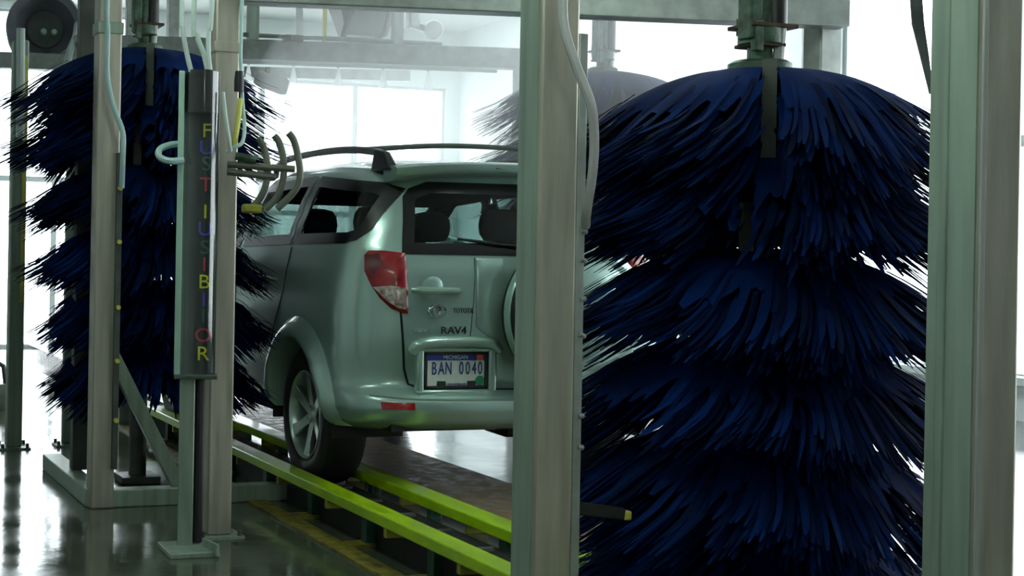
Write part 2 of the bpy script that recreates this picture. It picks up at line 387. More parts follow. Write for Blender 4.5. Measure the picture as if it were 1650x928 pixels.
# ================================================================== BRUSHES
def brush(name, label, ax, ay, ztop, zbot, Rm, tiers, seed, m, clamp=None, gap=None, per=260, taper=.0, motor='machine_green', ztopshaft=None, stand=False, droop=1.0):
    rr = random.Random(seed)
    t = thing(name, label, 'brush', (ax, ay, 0), 'tall blue cloth washing brushes')
    zs = ztopshaft or ztop + .75
    MB().tube([(ax, ay, zbot-.12 if not stand else .02), (ax, ay, zs)], .035, 12).build('shaft', 'steel_green', t)
    if stand:
        MB().box((ax, ay, .02), (.22, .22, .04)).build('floor_bearing', 'steel_dark', t, bevel=.005)
        MB().tube([(ax, ay, .02), (ax, ay, zbot+.05)], .05, 12).build('lower_sleeve', 'steel_dark', t)
    MB().lathe([(0, .03), (.085, .03), (.10, .02), (.10, 0), (0, 0)], (ax, ay, ztop-.005), n=20).build('hub_plate', motor, t)
    MB().lathe([(0, .34), (.045, .34), (.05, .30), (.05, .12), (.07, .11), (.07, .06), (.04, .05), (.04, 0), (0, 0)], (ax, ay, ztop+.02), n=16).build('bearing', motor, t)
    MB().box((ax-.055, ay-.02, ztop+.24), (.045, .07, .30)).build('chain_guard', motor, t, bevel=.006)
    MB().box((ax-.05, ay-.05, ztop+.10), (.03, .03, .10)).build('bracket', motor, t, bevel=.004)
    MB().box((ax+.01, ay, ztop+.135), (.17, .14, .014)).build('flange', 'rust', t, bevel=.003)
    MB().box((ax+.0, ay, ztop+.075), (.11, .12, .012)).build('flange', 'rust', t, bevel=.003)
    MB().tube([(ax+.035, ay-.03, ztop+.14), (ax+.035, ay-.03, ztop+.40)], .036, 14).build('motor', 'black', t)
    MB().tube([(ax+.04, ay-.04, ztop+.03), (ax+.045, ay-.045, ztop+.13)], .018, 10).build('fitting', 'galv', t)
    for q in range(6):
        a = q*PI/3 + .3
        MB().tube([(ax+.07*math.cos(a), ay+.06*math.sin(a), ztop+.11), (ax+.07*math.cos(a), ay+.06*math.sin(a), ztop+.165)], .009, 6).build('bolt', 'steel_dark', t)
    pitch = (ztop - zbot)/tiers
    dcam = math.atan2(-ay, -ax)
    for k in range(tiers):
        V = []; FC = []; fm = []
        Rk = Rm*(1 - taper*max(0, (k-1)/(tiers-1)))
        ph = [rr.uniform(0, 2*PI) for _ in range(4)]
        def cloth(a, s, u, dz=0.0, L=Rk):
            if clamp is clampL and k: L = L + (Rm*1.02 - Rk)*max(0, math.cos(a))
            fold = .045*math.sin(4*a + ph[0]) + .03*math.sin(9*a + ph[1]) + .014*math.sin(17*a + ph[2])
            dr = droop*pitch*(.9 if k else 1.0) + .04*u*pitch + fold*pitch*2*s
            r = .045 + (L*(1 - .16*u) - .045)*s
            z = ztop - pitch*(k + (.28 if k else .55)*u) - .01 - dr*s**1.25 + .05*math.sin(PI*min(1, s*1.2))*(1-.7*u) + dz*s
            aa = a - .16*s*s + .05*math.sin(5*a+ph[3])*s
            c = Vector((ax + r*math.cos(aa), ay + r*math.sin(aa), max(z, .03)))
            return (clamp(c, rr) if clamp else c), aa
        fx, fy_ = math.cos(dcam), math.sin(dcam)
        def ingap(c):
            if not gap or k > 1: return False
            dx_, dy_ = c.x-ax, c.y-ay
            return dx_*fx + dy_*fy_ > 0 and abs(dx_*-fy_ + dy_*fx - (.03 if k == 0 else -.03)) < gap*(1 if k == 0 else .8)
        na, ns = 170, 10
        for u in (0, .45, 1):
            base = len(V); smax = [rr.uniform(.62, .82) for _ in range(na)]
            for i in range(na):
                for j in range(ns+1): V.append(cloth(2*PI*i/na, smax[i]*j/ns, u)[0])
            for i in range(na):
                for j in range(ns):
                    i2 = (i+1) % na
                    if ingap((V[base+i*(ns+1)+j] + V[base+i2*(ns+1)+j+1])/2): continue
                    FC.append((base+i*(ns+1)+j, base+i2*(ns+1)+j, base+i2*(ns+1)+j+1, base+i*(ns+1)+j+1)); fm.append(0 if u < .9 else 1)
        ncl = 95; cl = [rr.uniform(0, 2*PI) for _ in range(ncl)]
        for i in range(per):
            a = rr.choice(cl) + rr.gauss(0, .035)
            if any(ingap(cloth(a, q_, .5)[0]) for q_ in (.5, .65, .8, 1.0)): continue
            u = rr.random()**1.15; L = Rk*rr.uniform(.88, 1.07); dz = rr.gauss(0, .022)
            wd = rr.uniform(.010, .022)*Rm/.7; s0_ = rr.uniform(.45, .68); n = 6; base = len(V)
            tw0 = rr.uniform(-.12, .12); tw1 = rr.uniform(-.4, .4)
            for j in range(n+1):
                s = s0_ + (1-s0_)*j/n
                c, aa = cloth(a, s, u, dz, L); c.z += .006
                tg = Vector((-math.sin(aa), math.cos(aa), 0)); tw = tw0 + (tw1-tw0)*j/n
                wv = tg*math.cos(tw) + Vector((0, 0, 1))*math.sin(tw)
                wj = wd*(1 if j < n-1 else (.8 if j == n-1 else .35))
                V += [c - wv*wj/2, c + wv*wj/2]
            mi = 0 if rr.random() < .55 else 1
            for j in range(n):
                FC.append((base+2*j, base+2*j+1, base+2*j+3, base+2*j+2)); fm.append(mi)
        o = finish('cloth_tier', V, FC, list(m), t, fmat=fm, smooth='keep')
        o['kind'] = 'stuff'
        MB().lathe([(.05, 0), (.09, -.02), (.09, -pitch*.9), (.05, -pitch*.95)], (ax, ay, ztop - pitch*k - .02), n=14).build('core', m[1], t)
    if gap:
        f = Vector((math.cos(dcam), math.sin(dcam), 0)); s_ = Vector((-f.y, f.x, 0))
        for (dz0, dz1, rad, off) in ((-.01, .44, .16, .03), (.44, .70, .20, -.03)):
            p = Vector((ax, ay, 0)) + f*rad + s_*off
            MB().box((p.x, p.y, ztop-(dz0+dz1)/2), (.045, .012, dz1-dz0), dcam+PI/2).build('holder_bar', 'steel_dark', t)
    return t
BL = ('brush_blue', 'brush_blue_dark')
def clampL(c, rr):
    if c.x > 2.50 and c.z < 1.80:
        e = c.x - 2.50; c.x = 2.50 - rr.uniform(0, .05); c.y -= min(e*2.4, .85)
    return c
def clampF(c, rr):
    if c.x < 4.40 and c.z < 1.80: c.x = 4.40 + rr.uniform(0, .03)
    return c
a = P(222, 85, 8.0)
brush('wash_brush', 'tall blue cloth brush on the left, beside the left side of the car', a.x, a.y, a.z, P(230, 640, 8.0).z, .83, 6, 1, BL, clampL, .024, 1000, .36, 'machine_green', 3.05, True)
a = P(960, 95, 9.4)
brush('wash_brush', 'hazy blue cloth brush beyond the car, partly hidden by the middle post', a.x, a.y, a.z, .55, .86, 6, 2, BL, clampF, None, 700, .2, 'machine_green', 3.4)
a = P(1213, 82, 4.6)
near = brush('wash_brush', 'large dark blue cloth brush hanging close behind the car on the right', a.x, a.y, a.z, P(1235, 940, 4.6).z, .70, 6, 3, BL, None, .024, 1500, .0, 'machine_green', 2.6)
sa = thing('swing_arm', 'overhead steel arm above the near brush', 'arm', (cpx, cpy, 2.5))
MB().bar((cpx, cpy, 2.62), (a.x+.1, a.y+.05, 2.62), .1, .1).build('arm_tube', 'steel', sa, bevel=.006)
MB().box((a.x, a.y, 2.60), (.2, .2, .04)).build('arm_plate', 'steel_dark', sa)

# ================================================================== CAR
CX, CY, CZ = 3.46, 6.15, .11
car = thing('car', 'silver-green sport utility vehicle on the conveyor, seen from its rear left corner', 'car', (CX, CY+2.1, CZ))
def K(x, y, z): return Vector((CX+x, CY+y, CZ+z))
def lerp_tab(tab, z):
    if z <= tab[0][0]: return tab[0][1]
    for (a, b), (c, d) in zip(tab, tab[1:]):
        if z <= c:
            t = (z-a)/(c-a); t2 = t*t*(3-2*t)*.5 + t*.5
            return b + (d-b)*t2
    return tab[-1][1]
WT = [(.355, .81), (.39, .862), (.46, .892), (.60, .905), (.80, .907), (.98, .900), (1.10, .886), (1.20, .868), (1.30, .838), (1.42, .792), (1.52, .745), (1.575, .705), (1.61, .655), (1.635, .57), (1.652, .42), (1.662, .20), (1.664, .02)]
RT = [(.355, .05), (.375, -.03), (.41, -.085), (.47, -.105), (.515, -.095), (.545, -.06), (.565, -.012), (.60, -.004), (.80, -.012), (.96, -.004), (1.10, .010), (1.20, .03), (1.35, .065), (1.50, .11), (1.575, .14), (1.61, .17), (1.635, .25), (1.652, .5), (1.662, .9), (1.664, 1.2)]
FT = [(.355, 4.18), (.42, 4.28), (.55, 4.31), (.75, 4.27), (.88, 4.18), (.95, 4.0), (1.0, 3.72), (1.05, 3.35), (1.09, 3.12), (1.20, 2.95), (1.35, 2.70), (1.50, 2.40), (1.575, 2.2), (1.61, 2.05), (1.635, 1.9), (1.652, 1.7), (1.662, 1.5), (1.664, 1.4)]
zs = []
for z0, z1, n in ((.355, .56, 12), (.56, 1.20, 26), (1.20, 1.58, 17), (1.58, 1.664, 12)):
    zs += [z0 + (z1-z0)*i/n for i in range(n)]
zs.append(1.664)
def ss(a, b, x): t = max(0, min(1, (x-a)/(b-a))); return t*t*(3-2*t)
NR, NS, NF = 22, 74, 18
def outline(z):
    W_, r, f = lerp_tab(WT, z), lerp_tab(RT, z), lerp_tab(FT, z)
    dr = min(.42, (f-r)*.3); df = min(.85, (f-r)*.3); nr = 3.2; nf = 2.5
    pts = []
    for i in range(NR):                       # rear centre to left side
        t = i/NR*PI/2
        pts.append((-W_*math.sin(t)**(2/nr), r + dr*(1 - math.cos(t)**(2/nr))))
    for i in range(NS+1):
        pts.append((-W_, r+dr + (f-df-r-dr)*i/NS))
    for i in range(1, NF+1):
        t = i/NF*PI/2
        pts.append((-W_*math.cos(t)**(2/nf), f-df + df*math.sin(t)**(2/nf)))
    return pts
BV = []; BF = []; nloop = None
for z in zs:
    half = outline(z)
    loop = half + [(-x, y) for x, y in half[1:-1]][::-1]
    nloop = len(loop)
    for x, y in loop:
        k = max(0, (z-1.2)/.46)
        zz = z + k*.055*ss(0, .9, y) - k*.03*ss(1.9, 3.0, y)
        BV.append(K(x, y, zz))
for i in range(len(zs)-1):
    for j in range(nloop):
        BF.append((i*nloop+j, i*nloop+(j+1) % nloop, (i+1)*nloop+(j+1) % nloop, (i+1)*nloop+j))
top = len(zs)-1
BF.append(tuple(top*nloop+j for j in range(nloop)))
bvh = BVHTree.FromPolygons(BV, BF)
# ---- window outlines, local coordinates
REARW = [(-.632, 1.205), (-.592, 1.485), (-.56, 1.525), (-.47, 1.560), (.47, 1.560), (.56, 1.525), (.592, 1.485), (.632, 1.205)]
QUART = [(.30, 1.252), (.235, 1.268), (.19, 1.32), (.185, 1.43), (.185, 1.525), (.26, 1.555), (.95, 1.612), (.98, 1.245)]
RDOOR = [(1.04, 1.245), (1.01, 1.615), (1.78, 1.600), (1.84, 1.225)]
FDOOR = [(1.91, 1.225), (1.86, 1.597), (2.15, 1.565), (2.52, 1.375), (2.76, 1.20)]
WSHLD = [(-.68, 1.135), (-.60, 1.555), (.60, 1.555), (.68, 1.135)]
def inset(poly, d):
    n = len(poly); out = []
    A = sum(poly[i][0]*poly[(i+1) % n][1] - poly[(i+1) % n][0]*poly[i][1] for i in range(n)); sg = 1 if A > 0 else -1
    for i in range(n):
        p, q, r = Vector(poly[i-1]), Vector(poly[i]), Vector(poly[(i+1) % n])
        e1 = (q-p).normalized(); e2 = (r-q).normalized()
        n1 = Vector((-e1.y, e1.x))*sg; n2 = Vector((-e2.y, e2.x))*sg
        b = (n1+n2); b = b/max(.35, b.dot(n1)) if b.length > 1e-6 else n1
        out.append(tuple(q + b*d))
    return out
def inside(p, poly):
    c = False; n = len(poly)
    for i in range(n):
        a, b = poly[i], poly[i-1]
        if (a[1] > p[1]) != (b[1] > p[1]) and p[0] < (b[0]-a[0])*(p[1]-a[1])/(b[1]-a[1]) + a[0]: c = not c
    return c
AXR, AXF, ARC, AZ = .76, 3.42, .45, .36
h_rear, h_q, h_rd, h_fd, h_ws = inset(REARW, .035), inset(QUART, .03), inset(RDOOR, .03), inset(FDOOR, .03), inset(WSHLD, .035)
keep = []
for f in BF:
    c = sum((BV[i] for i in f), Vector())/len(f) - Vector((CX, CY, CZ))
    hole = False
    if c.y < .5 and abs(c.x) < .66 and inside((c.x, c.z), h_rear): hole = True
    if abs(c.x) > .58 and c.z > 1.15:
        for h in (h_q, h_rd, h_fd):
            if inside((c.y, c.z), h): hole = True
    if c.y > 1.9 and inside((c.x, c.z), h_ws) and c.z > 1.13: hole = True
    if abs(c.x) > .5:
        for ya in (AXR, AXF):
            if math.hypot(c.y-ya, c.z-AZ) < ARC: hole = True
    if not hole: keep.append(f)
body = finish('body', BV, keep, ['paint', 'interior'], car, smooth=40)
sm = body.modifiers.new('shell', 'SOLIDIFY'); sm.thickness = .018; sm.offset = -1; sm.material_offset = 1; sm.material_offset_rim = 0
# ---- patches laid on the body skin
def resample(poly, h, closed=True):
    out = []; n = len(poly)
    for i in range(n if closed else n-1):
        a, b = Vector(poly[i]), Vector(poly[(i+1) % n]); m = max(1, int((b-a).length/h))
        out += [a + (b-a)*k/m for k in range(m)]
    if not closed: out.append(Vector(poly[-1]))
    return out
def proj_rear(p): return K(p[0], -1.5, p[1]), Vector((0, 1, 0))
def proj_front(p): return K(p[0], 6, p[1]), Vector((0, -1, 0))
def proj_side(p): return K(-2, p[0], p[1]), Vector((1, 0, 0))
def proj_px(p):
    q = P(p[0], p[1], 5.0); o = Vector((0, 0, H)); return o, (q-o).normalized()
def hit(proj, p, off):
    o, d = proj(p); l, n, i, ds = bvh.ray_cast(o, d)
    if l is None:
        l, n, i, ds = bvh.find_nearest(o + d*((Vector((CX-.7, CY+.1, 1)) - o).length))
    if n.dot(d) > 0: n = -n
    return l + n*off
def patch(name, poly, proj, m, off=.005, h=.03, hole=None, mirror=False, parent=None, bulge=0.0, thick=0):
    b = resample(poly, h); V2 = list(b); n = len(b); E = [(i, (i+1) % n) for i in range(n)]
    if hole:
        hb = resample(hole, h); k = len(V2); V2 += hb; E += [(k+i, k+(i+1) % len(hb)) for i in range(len(hb))]
    xs = [p.x for p in b]; ys = [p.y for p in b]; x = min(xs)+h/2
    while x < max(xs):
        y = min(ys)+h/2
        while y < max(ys):
            p = Vector((x, y))
            if inside(p, [tuple(q) for q in b]) and not (hole and inside(p, hole)) and min((p-q).length for q in V2[:n + (len(hb) if hole else 0)]) > h*.45: V2.append(p)
            y += h
        x += h
    vs_, es_, fs_, *_r = delaunay_2d_cdt(V2, E, [], 1, 1e-6)
    if hole: fs_ = [f for f in fs_ if not inside(sum((vs_[i] for i in f), Vector((0, 0)))/len(f), hole)]
    scale = (max(xs)-min(xs)+max(ys)-min(ys))/2
    V = []
    for p in vs_:
        o_ = off
        if bulge:
            dmin = min((p-q).length for q in b)/scale; o_ += bulge*min(1, dmin*6)**.5
        V.append(hit(proj, p, o_))
    res = []
    for mir in ((False, True) if mirror else (False,)):
        VV = [Vector((2*CX-v.x, v.y, v.z)) for v in V] if mir else V
        o = finish(name, VV, [tuple(f) for f in fs_], m, parent or car, smooth=50)
        if thick: s_ = o.modifiers.new('thick', 'SOLIDIFY'); s_.thickness = thick; s_.offset = 0
        res.append(o)
    return res
def line_on(name, pts, proj, m, wd, off=.003, mirror=False, parent=None, h=.03):
    pp = resample(pts, h, False); L = [hit(proj, p, off) for p in pp]
    res = []
    for mir in ((False, True) if mirror else (False,)):
        VV = [Vector((2*CX-v.x, v.y, v.z)) for v in L] if mir else L
        res.append(MB().tube(VV, wd/2, 6).build(name, m, parent or car))
    return res
def win(name, poly, proj, mirror):
    ins = inset(poly, .055)
    fr_ = patch(name, poly, proj, 'trim_dark', .004, .035, hole=ins, mirror=mirror)
    gl = patch('glass', ins, proj, 'car_glass', .003, .06, mirror=mirror)
    for a_, b_ in zip(gl, fr_): b_.name = name; a_.parent = b_
win('rear_window', REARW, proj_rear, False)
win('quarter_window', QUART, proj_side, True)
win('door_window', RDOOR, proj_side, True)
win('door_window', FDOOR, proj_side, True)
win('windshield', WSHLD, proj_front, False)
# tail lamps
LAMP = [(588, 404), (594, 397), (620, 396), (653, 399), (657, 425), (660, 460), (661, 496), (650, 495), (634, 489), (615, 473), (600, 452), (589, 430)]
lamps = patch('tail_light', LAMP, proj_px, 'lamp_red', .006, 5, mirror=True, bulge=.016)
CLR = [(604, 456), (630, 453), (655, 455), (657, 490), (643, 487), (625, 476)]
c1 = patch('clear_lens', CLR, proj_px, 'lamp_clear', .0235, 5, mirror=True)
DRK = [(592, 405), (612, 402), (618, 420), (606, 436), (593, 425)]
c2 = patch('dark_lens', DRK, proj_px, 'lamp_red_dark', .0235, 5, mirror=True)
for l, a_, b_ in zip(lamps, c1, c2): a_.parent = l; b_.parent = l
# panel gaps
line_on('panel_gap', [(-.645, 1.20), (-.652, 1.08), (-.650, .95), (-.640, .80), (-.630, .66), (-.610, .585), (-.55, .562), (0, .558), (.55, .562), (.61, .585), (.63, .66), (.64, .8), (.65, .95), (.652, 1.08), (.645, 1.2)], proj_rear, 'trim_dark', .012, .0)
line_on('panel_gap', [(1.0, 1.23), (1.02, 1.0), (1.14, .80), (1.22, .62)], proj_side, 'trim_dark', .008, 0, True)
line_on('panel_gap', [(1.86, 1.22), (1.86, .40)], proj_side, 'trim_dark', .008, 0, True)
line_on('panel_gap', [(2.85, 1.15), (2.90, .40)], proj_side, 'trim_dark', .008, 0, True)
line_on('panel_gap', [(-.27, 1.195), (-.28, 1.05), (-.30, .86), (-.31, .79)], proj_rear, 'trim_dark', .005, -.001)
patch('hinge_cover', [(-.265, 1.19), (-.275, .86), (-.18, .80), (-.12, .80), (-.12, 1.19)], proj_rear, 'paint', .004, .03, bulge=.008)
# bumper reflectors
for s in (0,):
    patch('reflector_recess', [(615, 640), (680, 640), (690, 656), (632, 656), (618, 648)], proj_px, 'paint', .003, 5, mirror=True)
    patch('reflector', [(623, 640), (677, 640), (678, 650), (625, 651)], proj_px, 'reflector_red', .010, 4, mirror=True)
# bumper top lip
line_on('bumper_lip', [(-.80, .535), (-.6, .522), (-.3, .518), (0, .517), (.3, .518), (.6, .522), (.8, .535)], proj_rear, 'paint', .022, -.004)
# wheel arch flares
def flare(ya, sgn, a0, a1, lab):
    V = []; FC = []; n = 40; prof = [(.398, -.10), (.398, .0), (.400, .035), (.405, .050), (.425, .054), (.455, .046), (.485, .022), (.515, -.004)]
    for i in range(n+1):
        a_ = a0 + (a1-a0)*i/n
        for r, o_ in prof:
            y, z = ya + r*math.cos(a_), AZ + r*math.sin(a_)
            l, nn, ii, ds = bvh.ray_cast(K(-2, y, max(z, .365)), Vector((1, 0, 0)))
            x = l.x - CX if l else -.85
            x = min(x, -.80) - o_
            V.append(K(x*sgn*-1 if sgn > 0 else x, y, z))
    k = len(prof)
    FC = [(i*k+j, i*k+j+1, (i+1)*k+j+1, (i+1)*k+j) for i in range(n) for j in range(k-1)]
    return finish('arch_flare', V, FC, 'paint', car, smooth=60)
for ya in (AXR, AXF):
    for sgn in (-1, 1):
        flare(ya, sgn, .0, PI-.0, '')
        # wheel well
        x0, x1 = sgn*.50, sgn*.885
        V = []; n = 20
        for i in range(n+1):
            a_ = -.15 + (PI+.3)*i/n
            for x in (x0, x1): V.append(K(x, ya + .44*math.cos(a_), AZ + .44*math.sin(a_)))
        FC = [(2*i, 2*i+1, 2*i+3, 2*i+2) for i in range(n)] + [tuple(2*i for i in range(n+1))]
        finish('wheel_well', V, FC, 'underbody', car)
# wheels
def wheel(x, y, sgn, zc=.358):
    o = K(x, y, zc); axv = (sgn, 0, 0); hw = .112
    tp = [(.232, hw-.012), (.245, hw), (.29, hw+.006), (.335, hw-.006), (.352, hw-.03), (.358, hw-.06), (.358, 0), (.358, -hw+.06), (.352, -hw+.03), (.335, -hw+.006), (.25, -hw), (.232, -hw+.01)]
    tire = MB().lathe(tp, o, axv, 48).build('tire', 'black_rubber', car, smooth=40)
    rim = MB().lathe([(.232, hw-.015), (.230, hw-.002), (.222, hw+.001), (.214, hw-.012), (.208, hw-.06), (.20, -.02), (.20, -hw+.02)], o, axv, 48).build('rim', 'alloy', tire, smooth=40)
    MB().lathe([(.0, .0), (.19, .0), (.205, -.02)], o, axv, 30).build('brake_disc', 'trim_dark', tire)
    mb = MB(); X = Vector(axv)
    for k in range(6):
        a_ = k*PI/3 + .52
        rv = Vector((0, math.cos(a_), math.sin(a_))); tv = Vector((0, -math.sin(a_), math.cos(a_)))
        prof = [(.035, .030, .045, .040), (.09, .026, .058, .030), (.15, .027, .068, .03), (.205, .036, .078, .03), (.218, .042, .08, .03)]
        V = []
        for r, hwid, dep, th in prof:
            c_ = o + rv*r + X*(dep+.02)
            V += [c_ - tv*hwid + X*.0, c_ + tv*hwid, c_ + tv*hwid*.8 - X*th, c_ - tv*hwid*.8 - X*th]
        FC = [(i*4+j, i*4+(j+1) % 4, i*4+4+(j+1) % 4, i*4+4+j) for i in range(len(prof)-1) for j in range(4)]
        MB().add(V, FC).build('spoke', 'alloy', tire, bevel=.004)
    MB().lathe([(0, .078), (.025, .078), (.032, .07), (.05, .06), (.055, .03)], o, axv, 24).build('hub_cap', 'alloy', tire)
    for k in range(5):
        a_ = k*2*PI/5
        MB().lathe([(0, .07), (.009, .07), (.009, .05)], o + Vector((0, .043*math.cos(a_), .043*math.sin(a_))), axv, 6).build('lug_nut', 'chrome', tire)
for ya in (AXR, AXF):
    for sgn in (-1, 1): wheel(sgn*.755, ya, sgn)
# underbody, exhaust, mud flap, interior
MB().box(K(0, 2.2, .43), (1.20, 3.8, .14)).build('underbody', 'underbody', car)
MB().box(K(0, AXR+1.33, .37), (1.66, 1.75, .12)).build('sill', 'underbody', car, bevel=.02)
MB().tube([K(-.05, .30, .345), K(.02, .22, .345), K(.30, .2, .345), K(.50, .2, .345)], [.03, .055, .055, .03], 14).build('muffler', 'underbody', car)
MB().tube([K(.50, .2, .345), K(.62, .1, .34), K(.64, -.04, .335)], .026, 10).build('tail_pipe', 'steel_dark', car)
MB().tube([K(-.60, AXR, .33), K(0, AXR, .31), K(.60, AXR, .33)], .045, 10).build('rear_axle', 'underbody', car)
MB().box(K(0, .12, .385), (1.4, .2, .05)).build('bumper_underside', 'underbody', car)
MB().box(K(0, 1.9, .62), (1.60, 3.2, .06)).build('cabin_floor', 'interior', car)
def seat(x, y, wd, zt, parts=1):
    s_ = MB().box(K(x, y+.25, .80), (wd, .5, .18)).build('seat', 'interior', car, bevel=.05)
    V = []
    mb = MB()
    a_, b_ = K(x, y+.02, .82), K(x, y-.14, zt)
    t_ = (b_-a_)
    for i in range(7):
        u = i/6; c_ = a_ + t_*u; w2 = wd/2*(1 - .28*u**3); d2 = .07*(1 - .35*u)
        for q in range(12):
            an = 2*PI*q/12; mb.V.append(c_ + Vector((w2*math.copysign(abs(math.cos(an))**.5, math.cos(an)), d2*math.copysign(abs(math.sin(an))**.6, math.sin(an)), 0)))
    mb.F = [(i*12+j, i*12+(j+1) % 12, i*12+12+(j+1) % 12, i*12+12+j) for i in range(6) for j in range(12)] + [tuple(range(12)), tuple(72+j for j in range(12))]
    mb.build('backrest', 'interior', s_)
    for k in range(parts):
        hx = x + (k - (parts-1)/2)*wd/max(1, parts)
        h = MB(); c_ = K(hx, y-.16, zt+.10)
        for i in range(7):
            th = -PI/2 + PI*i/6
            for q in range(12):
                an = 2*PI*q/12
                h.V.append(c_ + Vector((.135*math.copysign(abs(math.cos(an))**.6, math.cos(an))*max(.05, math.cos(th))**.4, .05*math.sin(an)*max(.05, math.cos(th))**.5, .095*math.sin(th))))
        h.F = [(i*12+j, i*12+(j+1) % 12, i*12+12+(j+1) % 12, i*12+12+j) for i in range(6) for j in range(12)]
        h.build('headrest', 'interior', s_)
seat(-.38, 1.15, .62, 1.27); seat(.38, 1.15, .62, 1.27)
seat(-.38, 2.05, .52, 1.27); seat(.38, 2.05, .52, 1.27)
MB().box(K(0, 2.85, 1.0), (1.5, .5, .25)).build('dashboard', 'interior', car, bevel=.06)
V = [K(-.38 + .18*math.cos(i*PI/10), 2.55 + .06*math.sin(i*PI/10), 1.05 + .18*math.sin(i*PI/10)) for i in range(21)]
MB().tube(V, .015, 8).build('steering_wheel', 'interior', car)
# roof spoiler, rails, cross bar
V = []; FC = []; prof = [(.16, 1.668), (.02, 1.660), (-.005, 1.648), (.0, 1.622), (.04, 1.592), (.15, 1.585)]
n = 24
for i in range(n+1):
    x = -.66 + 1.32*i/n; e = abs(x)/.66
    for y, z in prof: V.append(K(x*(1 if z > 1.6 else 1.0), y + .10*e**3, z - .030*e**3))
k = len(prof)
FC = [(i*k+j, i*k+(j+1) % k, (i+1)*k+(j+1) % k, (i+1)*k+j) for i in range(n) for j in range(k)] + [tuple(range(k)), tuple(n*k+j for j in range(k))]
sp = finish('roof_spoiler', V, FC, 'paint', car, smooth=60)
MB().box(K(0, .006, 1.634), (.36, .012, .016)).build('brake_light', 'lamp_red_dark', sp)
for s in (-1, 1):
    rl = MB().tube(spline([K(s*.655, .24, 1.655), K(s*.645, .40, 1.715), K(s*.64, .9, 1.752), K(s*.63, 1.5, 1.755), K(s*.60, 1.95, 1.735), K(s*.57, 2.12, 1.665)], 8), .019, 10).build('roof_rail', 'steel_dark', car)
    for (y, z) in ((.26, 1.645), (2.08, 1.66)):
        ft = MB(); c_ = K(s*.648, y, z)
        ft.add([c_+Vector(q) for q in ((-.03, -.10, -.03), (.03, -.10, -.03), (.03, .12, -.03), (-.03, .12, -.03), (-.02, -.01, .06), (.02, -.01, .06), (.02, .10, .085), (-.02, .10, .085))],
               [(3, 2, 1, 0), (4, 5, 6, 7), (0, 1, 5, 4), (1, 2, 6, 5), (2, 3, 7, 6), (3, 0, 4, 7)])
        ft.build('rail_foot', 'trim_dark', rl, bevel=.008)
MB().tube(spline([K(-.64, .55, 1.735), K(-.3, .52, 1.765), K(0, .5, 1.772), K(.3, .52, 1.765), K(.64, .55, 1.735)], 8), .013, 8).build('cross_bar', 'steel_dark', car)
# door handle
hd = hit(proj_rear, (-.48, 1.035), 0)
MB().tube([hd + Vector((-.13, -.012, 0)), hd + Vector((-.10, -.034, 0)), hd + Vector((.10, -.040, -.002)), hd + Vector((.125, -.014, -.002))], [.014, .018, .017, .012], 10).build('door_handle', 'paint', car)
MB().lathe([(.066, .0), (.05, .006), (0, .007)], hd + Vector((-.01, .0035, 0)), (0, -1, 0), 24).build('handle_cup', 'paint_cover', car)
# emblem and lettering
em = hit(proj_rear, (-.475, .935), .004)
t_ = Vector((1, 0.04, 0)); uz = Vector((0, 0.02, 1))
def oval(name, c_, rx_, rz_, r, rot=0):
    MB().tube([c_ + t_*rx_*math.cos(i*PI/12) + Vector((0, 0, rz_*math.sin(i*PI/12))) for i in range(25)], r, 6).build(name, 'chrome', car)
oval('emblem', em, .045, .030, .005); oval('emblem', em, .016, .028, .004); oval('emblem', em + Vector((0, 0, .012)), .034, .012, .004)
text('lettering', 'TOYOTA', .034, hit(proj_rear, (-.345, .938), .009), t_, uz, 'steel_dark', car, sx=.8)
text('lettering', 'RAV4', .052, hit(proj_rear, (-.395, .842), .009), t_, uz, 'trim_dark', car, sx=1.15)
text('lettering', 'LIMITED', .026, hit(proj_rear, (-.555, .842), .012), t_, uz, 'chrome', car, sx=1.0)
# number plate housing, brow and plate
pc = K(-.388, -.012, .655)
hs = MB()
for (x0, x1, z0, z1) in ((-.205, .215, .085, .115), (-.205, -.168, -.105, .1), (.172, .215, -.105, .1), (-.205, .215, -.118, -.092)):
    hs.box(pc + Vector(((x0+x1)/2, .0, (z0+z1)/2)), (x1-x0, .05, z1-z0))
hs.build('plate_housing', 'paint', car, bevel=.012)
MB().box(pc + Vector((0, .004, 0)), (.37, .02, .20)).build('plate_recess', 'trim_dark', car)
MB().tube(spline([pc + Vector((-.225, .0, .085)), pc + Vector((-.19, -.025, .125)), pc + Vector((0, -.034, .137)), pc + Vector((.17, -.03, .128)), pc + Vector((.235, .0, .09))], 6), [.018] + [.026]*23 + [.018], 12).build('plate_brow', 'paint', car)
pl = MB().box(pc + Vector((0, -.010, 0)), (.306, .006, .154)).build('license_plate', 'plate_white', car, bevel=.003)
fy = -.0145
MB().box(pc + Vector((0, fy, .062)), (.304, .003, .030)).build('blue_band', 'plate_blue', pl)
MB().box(pc + Vector((.126, fy-.001, .060)), (.036, .003, .026)).build('orange_sticker', 'sticker_orange', pl)
MB().lathe([(0, .003), (.024, .003), (.024, 0)], pc + Vector((.128, fy+.002, -.052)), (0, -1, 0), 20).build('green_sticker', 'sticker_green', pl)
fo = MB()
for (x0, x1, z0, z1) in ((-.166, .166, .073, .086), (-.166, -.152, -.086, .086), (.152, .166, -.086, .086), (-.166, .166, -.086, -.074), (-.098, -.055, -.076, -.052), (.062, .104, -.076, -.052)):
    fo.box(pc + Vector(((x0+x1)/2, -.014, (z0+z1)/2)), (x1-x0, .012, z1-z0))
fo.build('plate_frame', 'black', pl, bevel=.002)
